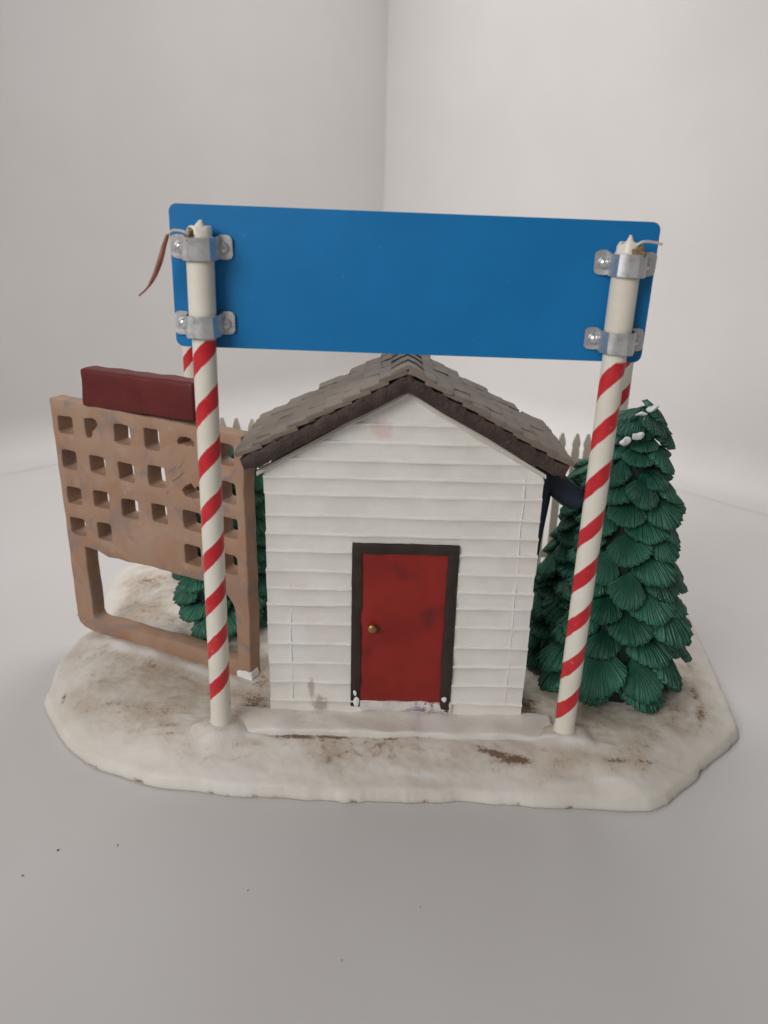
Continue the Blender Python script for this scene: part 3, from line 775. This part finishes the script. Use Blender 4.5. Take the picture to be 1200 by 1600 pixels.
# ------------------------------------------------------------------ the tan lattice board
def LP(u, z, d=0.0):
    q = LA + LU*u + LN*d; return V(q.x, q.y, z)
lat = thing('lattice_board', LP(5.2, 1.2, 0.45), 'tan lattice board with square holes and a maroon header left of the house', 'lattice')
def build_lattice():
    T = 0.86
    rng = random.Random(11)
    def rough(p, k=1.0):
        return p + V(0.05*noise.noise(V(p.x*1.2, p.y*1.2, 1)), 0.05*noise.noise(V(p.x*1.2, p.y*1.2, 6)))*k
    def hole(u, z, a, b, shape='sq'):
        pts = []
        if shape == 'sq':
            for k in range(20):
                t = 2*math.pi*k/20; c, s = math.cos(t), math.sin(t); e = 0.27
                pts.append(V(u + a*math.copysign(abs(c)**e, c) + rng.uniform(-0.02, 0.02), z + b*math.copysign(abs(s)**e, s) + rng.uniform(-0.02, 0.02)))
            sk = rng.uniform(-0.06, 0.06)
            pts = [V(p.x, p.y+(p.x-u)*sk) for p in pts]
        else:
            pts = [V(u+x, z+y) for x, y in shape]
        return pts
    top = [(-0.36, 13.34)] + [(u, 13.36 - 0.02*math.sin(u)) for u in (1, 3, 5, 7, 9)] + [(10.72, 13.35)]
    outer = [V(-0.36, 13.30), V(-0.30, 10), V(-0.24, 5.95), V(-0.24, 3.5), V(-0.22, 1.9), V(-0.12, 1.55), V(0.2, 1.28), V(0.7, 1.18), V(3.0, 1.15), V(6, 1.1), V(9.8, 1.05), V(9.95, 0.95), V(10.7, 0.92),
             V(10.74, 4.85), V(10.75, 9), V(10.72, 12.92), V(10.6, 13.0), V(8, 13.10), V(5, 13.2), V(2, 13.3), V(-0.2, 13.38)]
    # denser outline
    dense = []
    for i, p in enumerate(outer):
        q = outer[(i+1) % len(outer)]; n = max(1, int((q-p).length/0.45))
        for k in range(n): dense.append(rough(p+(q-p)*(k/n)))
    H = []
    for (u, z) in [(4.04, 12.15), (5.8, 12.16), (9.77, 12.05), (0.52, 12.15), (0.5, 10.41), (2.32, 10.43), (4.1, 10.36), (5.89, 10.43), (9.84, 10.34),
                   (0.56, 8.6), (2.33, 8.71), (4.12, 8.54), (5.91, 8.64), (7.8, 8.62), (9.82, 8.7), (0.58, 6.99), (2.32, 7.05), (7.7, 6.93), (9.75, 6.93)]:
        H.append(hole(u, z, 0.47+rng.uniform(-0.04, 0.04), 0.46+rng.uniform(-0.04, 0.04)))
    H.append(hole(2.16, 12.2, 0, 0, [(0.30, 0.05), (0.42, 0.22), (0.33, 0.42), (0.10, 0.48), (-0.20, 0.44), (-0.40, 0.40), (-0.38, 0.1), (-0.36, -0.3), (-0.30, -0.5), (-0.12, -0.48), (0.02, -0.40), (0.06, -0.12), (0.16, -0.06)]))
    H.append(hole(7.7, 12.25, 0, 0, [(0.46, -0.10), (0.46, 0.10), (0.30, 0.24), (0.02, 0.28), (-0.30, 0.24), (-0.44, 0.06), (-0.42, -0.10), (-0.12, -0.06), (0.1, -0.12), (0.22, -0.04)]))
    H.append(hole(7.85, 10.1, 0, 0, [(0.5, -0.26), (0.52, 0.12), (0.40, 0.28), (0.18, 0.12), (0.02, 0.34), (-0.3, 0.16), (-0.52, -0.04), (-0.38, -0.30), (0.1, -0.36)]))
    def offset(loop, d):
        c = V(sum(p.x for p in loop)/len(loop), sum(p.y for p in loop)/len(loop))
        return [p + (p-c).normalized()*d for p in loop]
    def inset_outer(loop, d):
        out = []; n = len(loop)
        area_ = sum(loop[i].x*loop[(i+1) % n].y-loop[(i+1) % n].x*loop[i].y for i in range(n))
        sg = 1 if area_ > 0 else -1
        for i in range(n):
            t = (loop[(i+1) % n]-loop[i-1]).normalized(); out.append(loop[i] + V(-t.y, t.x)*d*sg)
        return out
    opening = []
    op = [V(0.88, 5.96), V(1.8, 5.90), V(2.4, 5.72), V(3.7, 5.75), V(5.2, 5.80), V(6.6, 5.74), V(8.2, 5.72), V(9.1, 5.62), V(9.55, 5.40), V(9.85, 5.0), V(9.97, 4.7), V(10.0, 3.4), V(10.0, 2.1),
          V(9.9, 1.98), V(8.2, 2.02), V(6.0, 2.05), V(4.0, 1.98), V(2.4, 2.02), V(1.4, 1.90), V(1.05, 1.98), V(0.93, 2.2), V(0.90, 4.0)]
    for i, p in enumerate(op):
        q = op[(i+1) % len(op)]; n = max(1, int((q-p).length/0.45))
        for k in range(n): opening.append(rough(p+(q-p)*(k/n)))
    bm = bmesh.new()
    def ringset(loops_depth):
        rings = []
        for loop, d in loops_depth: rings.append([bm.verts.new((p.x, d + 0.05*noise.noise(V(p.x*0.7, p.y*0.7, 3)), p.y)) for p in loop])
        for a, b in zip(rings, rings[1:]):
            n = len(a)
            for i in range(n): bm.faces.new((a[i], a[(i+1) % n], b[(i+1) % n], b[i]))
        return rings[0], rings[-1]
    fr, bk = [], []
    for loop, sg in ((dense, 1), (opening, -1)):
        a, b = ringset([(inset_outer(loop, 0.055*sg), 0.0), (inset_outer(loop, 0.02*sg), 0.018), (loop, 0.06), (loop, T-0.08), (inset_outer(loop, 0.06*sg), T)]); fr.append(a); bk.append(b)
    for h in H:
        c = V(sum(p.x for p in h)/len(h), sum(p.y for p in h)/len(h))
        back = [c+(p-c)*0.93 + V(0.02, 0.0) for p in h]
        a, b = ringset([(offset(h, 0.045), 0.0), (offset(h, 0.012), 0.02), (h, 0.06), ([c+(p-c)*0.96 for p in h], T*0.5), (back, T)]); fr.append(a); bk.append(b)
    for group in (fr, bk):
        ed = []
        for ring in group:
            for i in range(len(ring)): ed.append(bm.edges.get((ring[i], ring[(i+1) % len(ring)])))
        bmesh.ops.triangle_fill(bm, use_beauty=True, edges=ed)
    for co, no in (((0, 0, 5.5), (0, 0, 1)), ((0.95, 0, 0), (1, 0, 0)), ((9.95, 0, 0), (1, 0, 0))):
        bmesh.ops.bisect_plane(bm, geom=list(bm.verts)+list(bm.edges)+list(bm.faces), dist=1e-5, plane_co=co, plane_no=no)
    bmesh.ops.recalc_face_normals(bm, faces=bm.faces)
    groups = {}
    for f in bm.faces:
        c = f.calc_center_median()
        key = 'lattice_panel' if c.z > 5.5 else 'post' if c.x < 0.95 else 'post ' if c.x > 9.95 else 'bottom_rail' if c.z < 3 else 'lattice_panel'
        groups.setdefault(key, []).append([v.co.copy() for v in f.verts])
    bm.free()
    for key, polys in groups.items():
        idx, vs, fs = {}, [], []
        for poly in polys:
            fc = []
            for co in poly:
                kk = (round(co.x, 5), round(co.y, 5), round(co.z, 5))
                if kk not in idx: idx[kk] = len(vs); vs.append(LP(co.x, co.z, co.y))
                fc.append(idx[kk])
            fs.append(fc)
        obj(key.strip(), vs, fs, MAT['lattice'], lat, origin=LP(5.2, 5, 0.4), auto=48)
    def lbox(nm, u0, u1, z0, z1, d0, d1, mat, bev=0.08, seed=0.0, amp=0.035, cuts=0.5):
        vs, fs = box(u0, u1, d0, d1, z0, z1, bev, 3, cuts, amp, 1.1, seed)
        vs = [LP(v.x, v.z, v.y) for v in vs]
        return obj(nm, vs, fs, mat, lat, origin=LP(5.2, 5, 0.4), auto=60)
    lbox('header', 1.92, 8.40, 13.27, 15.0, -0.14, T+0.05, MAT['header'], 0.2, 4, 0.06, 0.5)
    # carved scratches where the holes were filled, and white paint on the near post's foot
    vs, fs = box(9.93, 10.775, -0.03, 0.55, 0.9, 1.62, 0.05, 2, 0.12, 0.09, 2.6, 8)
    obj('white_foot_paint', [LP(v.x, v.z, v.y) for v in vs], fs, MAT['snow'], lat)
    for (u, z, l, an) in ((6.9, 11.0, 0.9, 38), (7.25, 10.75, 1.0, 40), (7.0, 10.55, 0.8, 36), (7.35, 11.2, 0.6, 42), (6.55, 9.85, 0.7, 40)):
        pts = [V(u+l*(t-0.5)*math.cos(R_(an)), z+l*(t-0.5)*math.sin(R_(an))) for t in (0, 0.25, 0.5, 0.75, 1)]
        vs, fs = tube([LP(p.x, p.y, 0.03) for p in pts], [0.01, 0.07, 0.08, 0.06, 0.01], 8)
        obj('carved_ridge', [wob(v, 0.03, 3) for v in vs], fs, MAT['lattice'], lat, origin=LP(5.2, 5, 0.4))
build_lattice()

# ------------------------------------------------------------------ trees of overlapping fan-shaped leaves
def leaf_mesh(seed):
    rng = random.Random(seed); NP, NR = 22, 8; PH = R_(50 + rng.uniform(-6, 6))
    vs, fs, uv = [], [], []
    for j in range(NR+1):
        r = 0.04 + 0.96*j/NR
        for i in range(NP+1):
            t = -1 + 2*i/NP; ph = t*PH
            tip = 1 - 0.20*t*t - 0.22*max(0, abs(t)-0.75)*4*0.3 + 0.045*(1 if i % 2 else -1)*(r**5)*(0.5+noise.noise(V(i*0.9, seed, 3))) + 0.03*noise.noise(V(t*3, seed, 1))*(r**3)
            rr = r*tip
            x = math.sin(ph)*rr*0.92; z = -math.cos(ph)*rr
            out = 0.20*(1-t*t)*math.sin(min(1, r*1.1)*math.pi*0.5) + 0.06*math.sin(r*math.pi) + 0.16*r*r*(1-0.5*t*t)
            out += 0.034*math.sin(t*math.pi*7.5+seed)*r + 0.02*noise.noise(V(t*4, r*3, seed))
            vs.append(V(x, -out, z)); uv.append((i/NP, j/NR))
    nf = len(vs); W = NP+1
    for j in range(NR):
        for i in range(NP): fs.append((j*W+i, j*W+i+1, (j+1)*W+i+1, (j+1)*W+i))
    rim = [j*W for j in range(NR+1)] + [NR*W+i for i in range(1, NP+1)] + [j*W+NP for j in range(NR-1, -1, -1)]
    b = len(vs)
    for k in rim:
        v = vs[k]; vs.append(V(v.x*0.98, v.y+0.11, v.z*0.99)); uv.append(uv[k])
    b2 = len(vs)
    for k in rim:
        v = vs[k]; vs.append(V(v.x*0.80, v.y+0.16, v.z*0.86)); uv.append(uv[k])
    n = len(rim)
    for k in range(n-1):
        fs.append((rim[k], rim[k+1], b+k+1, b+k)); fs.append((b+k, b+k+1, b2+k+1, b2+k))
    fs.append(tuple(b2+k for k in range(n)))
    me = bpy.data.meshes.new('leaf'); me.from_pydata([tuple(v*S) for v in vs], [], fs); me.materials.append(MAT['leaf'])
    lay = me.uv_layers.new(name='UVMap')
    for lp in me.loops: lay.data[lp.index].uv = uv[lp.vertex_index]
    bm = bmesh.new(); bm.from_mesh(me); bmesh.ops.recalc_face_normals(bm, faces=bm.faces)
    for f in bm.faces: f.smooth = True
    bm.to_mesh(me); bm.free(); return me
LEAVES = [leaf_mesh(s) for s in range(7)]
def tree(cx, cy, z0, ztip, prof, sizes, seed, label, lean=(0, 0)):
    """prof: (height fraction, radius) of leaf tips"""
    rng = random.Random(seed)
    t = thing('pine_tree', (cx, cy, z0), label, 'tree', 'cast resin pine trees on the base')
    H = ztip-z0
    def rad(f):
        for (a, ra), (b, rb) in zip(prof, prof[1:]):
            if a <= f <= b: return ra+(rb-ra)*(f-a)/(b-a)
        return prof[-1][1]
    def ax(f): return V(cx+lean[0]*f, cy+lean[1]*f)
    vs, fs = [], []
    N, K = 28, 26
    for k in range(K+1):
        f = k/K; c = ax(f)
        for i in range(N):
            a = 2*math.pi*i/N; r = max(0.05, rad(f)*0.74*(1+0.15*noise.noise(V(math.cos(a)*2, math.sin(a)*2, f*7+seed))))
            if f > 0.96: r *= 0.6
            vs.append(V(c.x+r*math.cos(a), c.y+r*math.sin(a), z0-0.1+H*f*0.985))
    for k in range(K):
        for i in range(N): fs.append((k*N+i, k*N+(i+1) % N, (k+1)*N+(i+1) % N, (k+1)*N+i))
    fs.append(tuple(range(N))[::-1]); fs.append(tuple(range(K*N, (K+1)*N)))
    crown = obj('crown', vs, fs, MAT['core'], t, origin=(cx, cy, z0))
    f = 0.0; row = 0
    while f < 0.985:
        sz = sizes[0] + (sizes[1]-sizes[0])*f
        r = rad(f)*rng.uniform(0.95, 1.07); n = max(4, round(2*math.pi*r*0.9/(sz*1.04)))
        ph = rng.uniform(0, 1) if row == 0 else ph + 0.5 + rng.uniform(-0.12, 0.12)
        for i in range(n):
            a = 2*math.pi*(i+ph+rng.uniform(-0.12, 0.12))/n
            s = sz*rng.uniform(0.86, 1.16)
            tilt = R_(rng.uniform(14, 40))
            zt = z0 + H*f + rng.uniform(-0.12, 0.12)*sz
            ztop = zt + s*math.cos(tilt)*0.95
            rb = max(0.05, r*rng.uniform(0.92, 1.05) - s*math.sin(tilt) - 0.12*s)
            c = ax(min(1, f))
            p = V(c.x+rb*math.cos(a), c.y+rb*math.sin(a), min(ztop, ztip+rng.uniform(-0.1, 0.35)))
            M = Matrix.Rotation(a+math.pi/2, 4, 'Z') @ Matrix.Rotation(-tilt, 4, 'X') @ Matrix.Rotation(rng.uniform(-0.32, 0.32), 4, 'Y')
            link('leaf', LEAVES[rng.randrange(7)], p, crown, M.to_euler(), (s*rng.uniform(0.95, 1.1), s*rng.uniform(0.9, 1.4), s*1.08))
        f += sz*0.50/H; row += 1
    return t, crown
tR, cR = tree(11.42, 4.1, 1.15, 14.5, [(0, 2.75), (0.04, 2.85), (0.36, 2.36), (0.69, 1.62), (0.8, 1.2), (0.91, 0.72), (1.0, 0.32)], (2.15, 1.25), 5,
              'big dark green pine tree right of the right sign pole, snow dabs on top', (-0.15, 0))
for (p, sx, sy, sz) in ((V(11.45, 3.55, 14.52), 0.30, 0.2, 0.11), (V(10.75, 2.80, 13.5), 0.27, 0.15, 0.15), (V(10.25, 2.82, 13.25), 0.22, 0.15, 0.2), (V(10.95, 3.35, 14.3), 0.2, 0.15, 0.07)):
    bm = bmesh.new(); bmesh.ops.create_icosphere(bm, subdivisions=3, radius=1)
    for v in bm.verts: v.co = wob(p + V(v.co.x*sx, v.co.y*sy, v.co.z*sz + 0.25*v.co.x*sx), 0.12, 3.4, p.x)
    vs, fs = bm_out(bm); obj('snow_dab', vs, fs, MAT['snow'], tR)
tree(9.95, 6.4, 1.15, 11.3, [(0, 2.3), (0.1, 2.5), (0.4, 1.75), (0.7, 1.0), (1.0, 0.35)], (1.7, 1.1), 8,
     'dark green pine tree in the gap between the house and the right sign pole', (0.1, 0))
tree(-7.75, 8.7, 1.15, 11.4, [(0, 2.1), (0.1, 2.35), (0.5, 2.2), (0.8, 1.9), (1.0, 0.9)], (1.75, 1.3), 21,
     'dark green pine tree behind the lattice board, left of the house', (0.2, 0))

# ------------------------------------------------------------------ picket fence along the far side
fence = thing('picket_fence', (1.6, 14.0, 1.3), 'cream picket fence running behind the house', 'fence')
def build_fence():
    z0, z1 = 1.2, 10.9
    zoff = lambda x: 11.2 - 0.021*(x+8.6)
    def picket_mesh(s):
        pr = [(-0.21, 0), (-0.21, 8.05), (-0.17, 8.2), (-0.23, 8.4), (-0.20, 8.62), (-0.06, 9.05), (0.06, 9.05), (0.20, 8.62), (0.23, 8.4), (0.17, 8.2), (0.21, 8.05), (0.21, 0)]
        n = len(pr); vs, fs = [], []
        for d in (0.0, 0.16):
            for x, z in pr: vs.append(V(x+0.02*noise.noise(V(x*3, z, s)), d, z))
        fs = [tuple(range(n)), tuple(range(n, 2*n))[::-1]] + [(i, (i+1) % n, n+(i+1) % n, n+i) for i in range(n)]
        me = mesh('picket', [v*S for v in vs], fs, MAT['fence'], False); return me
    kinds = [picket_mesh(s) for s in range(3)]
    x = -8.63; i = 0
    while x < 12.6:
        link('picket', kinds[i % 3], V(x, 13.95, zoff(x)-9.06), fence, (0, R_(random.uniform(-0.8, 0.8)), 0)); x += 0.755; i += 1
    for zz in (9.3, 3.6):
        vs, fs = box(-9.0, 12.8, 14.08, 14.24, zz-0.23, zz+0.23, 0.03, 1, 1.2, 0.02, 0.5)
        vs = [V(v.x, v.y, v.z - 0.021*(v.x-1)) for v in vs]
        obj('rail', vs, fs, MAT['fence'], fence)
build_fence()

# ------------------------------------------------------------------ small things
def navy_piece():
    t = thing('navy_ornament', (7.3, 3.2, 1.2), 'dark navy moulded piece like a bent sleeve beside the house, under the right eave', 'ornament')
    pts = [V(6.85, 3.6, 1.1), V(6.85, 3.6, 4), V(6.9, 3.5, 6.5), V(6.95, 3.3, 8.6), V(7.0, 3.1, 10.4), V(7.02, 3.05, 11.7), V(6.9, 3.1, 12.2)]
    vs, fs = tube(pts, [0.25, 0.25, 0.34, 0.40, 0.42, 0.48, 0.3], 18); vs = [wob(v, 0.12, 0.8) for v in vs]
    obj('body', vs, fs, MAT['navy'], t, auto=80)
    pts = [V(6.9, 3.1, 11.75), V(7.35, 3.05, 11.55), V(7.8, 2.95, 11.2), V(8.25, 2.9, 10.82), V(8.6, 2.9, 10.55), V(8.75, 2.9, 10.42)]
    vs, fs = tube(pts, [0.40, 0.50, 0.52, 0.50, 0.46, 0.3], 18); vs = [wob(v, 0.10, 1.1, 3) for v in vs]
    obj('sleeve', vs, fs, MAT['navy'], t, auto=80)
navy_piece()

vs, fs = box(-11.70, -10.75, 13.6, 14.4, 1.25, 3.2, 0.06, 2, 0.4, 0.05, 1)
tag(obj('wooden_stub', vs, fs, MAT['stump']), 'small tan wooden stub in the snow below the lattice, left of the tree', 'stub')

def specks():
    vs, fs = [], []
    rng = random.Random(2)
    for x, y, r in [(a, b, c*0.6) for a, b, c in SPECKS]:
        n = 7; b = len(vs)
        for lv, (k, z) in enumerate(((1.0, 0.012), (0.7, 0.05), (0.2, 0.07))):
            for i in range(n):
                a = 2*math.pi*i/n; rr = r*k*rng.uniform(0.6, 1.25); vs.append(V(x+rr*math.cos(a), y+rr*0.8*math.sin(a), z))
        for lv in range(2):
            for i in range(n): fs.append((b+lv*n+i, b+lv*n+(i+1) % n, b+(lv+1)*n+(i+1) % n, b+(lv+1)*n+i))
        fs.append(tuple(b+2*n+i for i in range(n)))
    o = obj('dust', vs, fs, MAT['speck'], origin=(0, 0, 0)); tag(o, 'scattered dark dust specks on the white floor in front', 'dust'); o['kind'] = 'stuff'
SPECKS = [(-11.0, -6.4, 0.07), (-11.73, -7.6, 0.06), (-8.95, -6.1, 0.04), (-3.9, -8.0, 0.035), (-0.55, -10.6, 0.03), (1.95, -8.5, 0.025), (-17.0, 11.3, 0.05)]
specks()
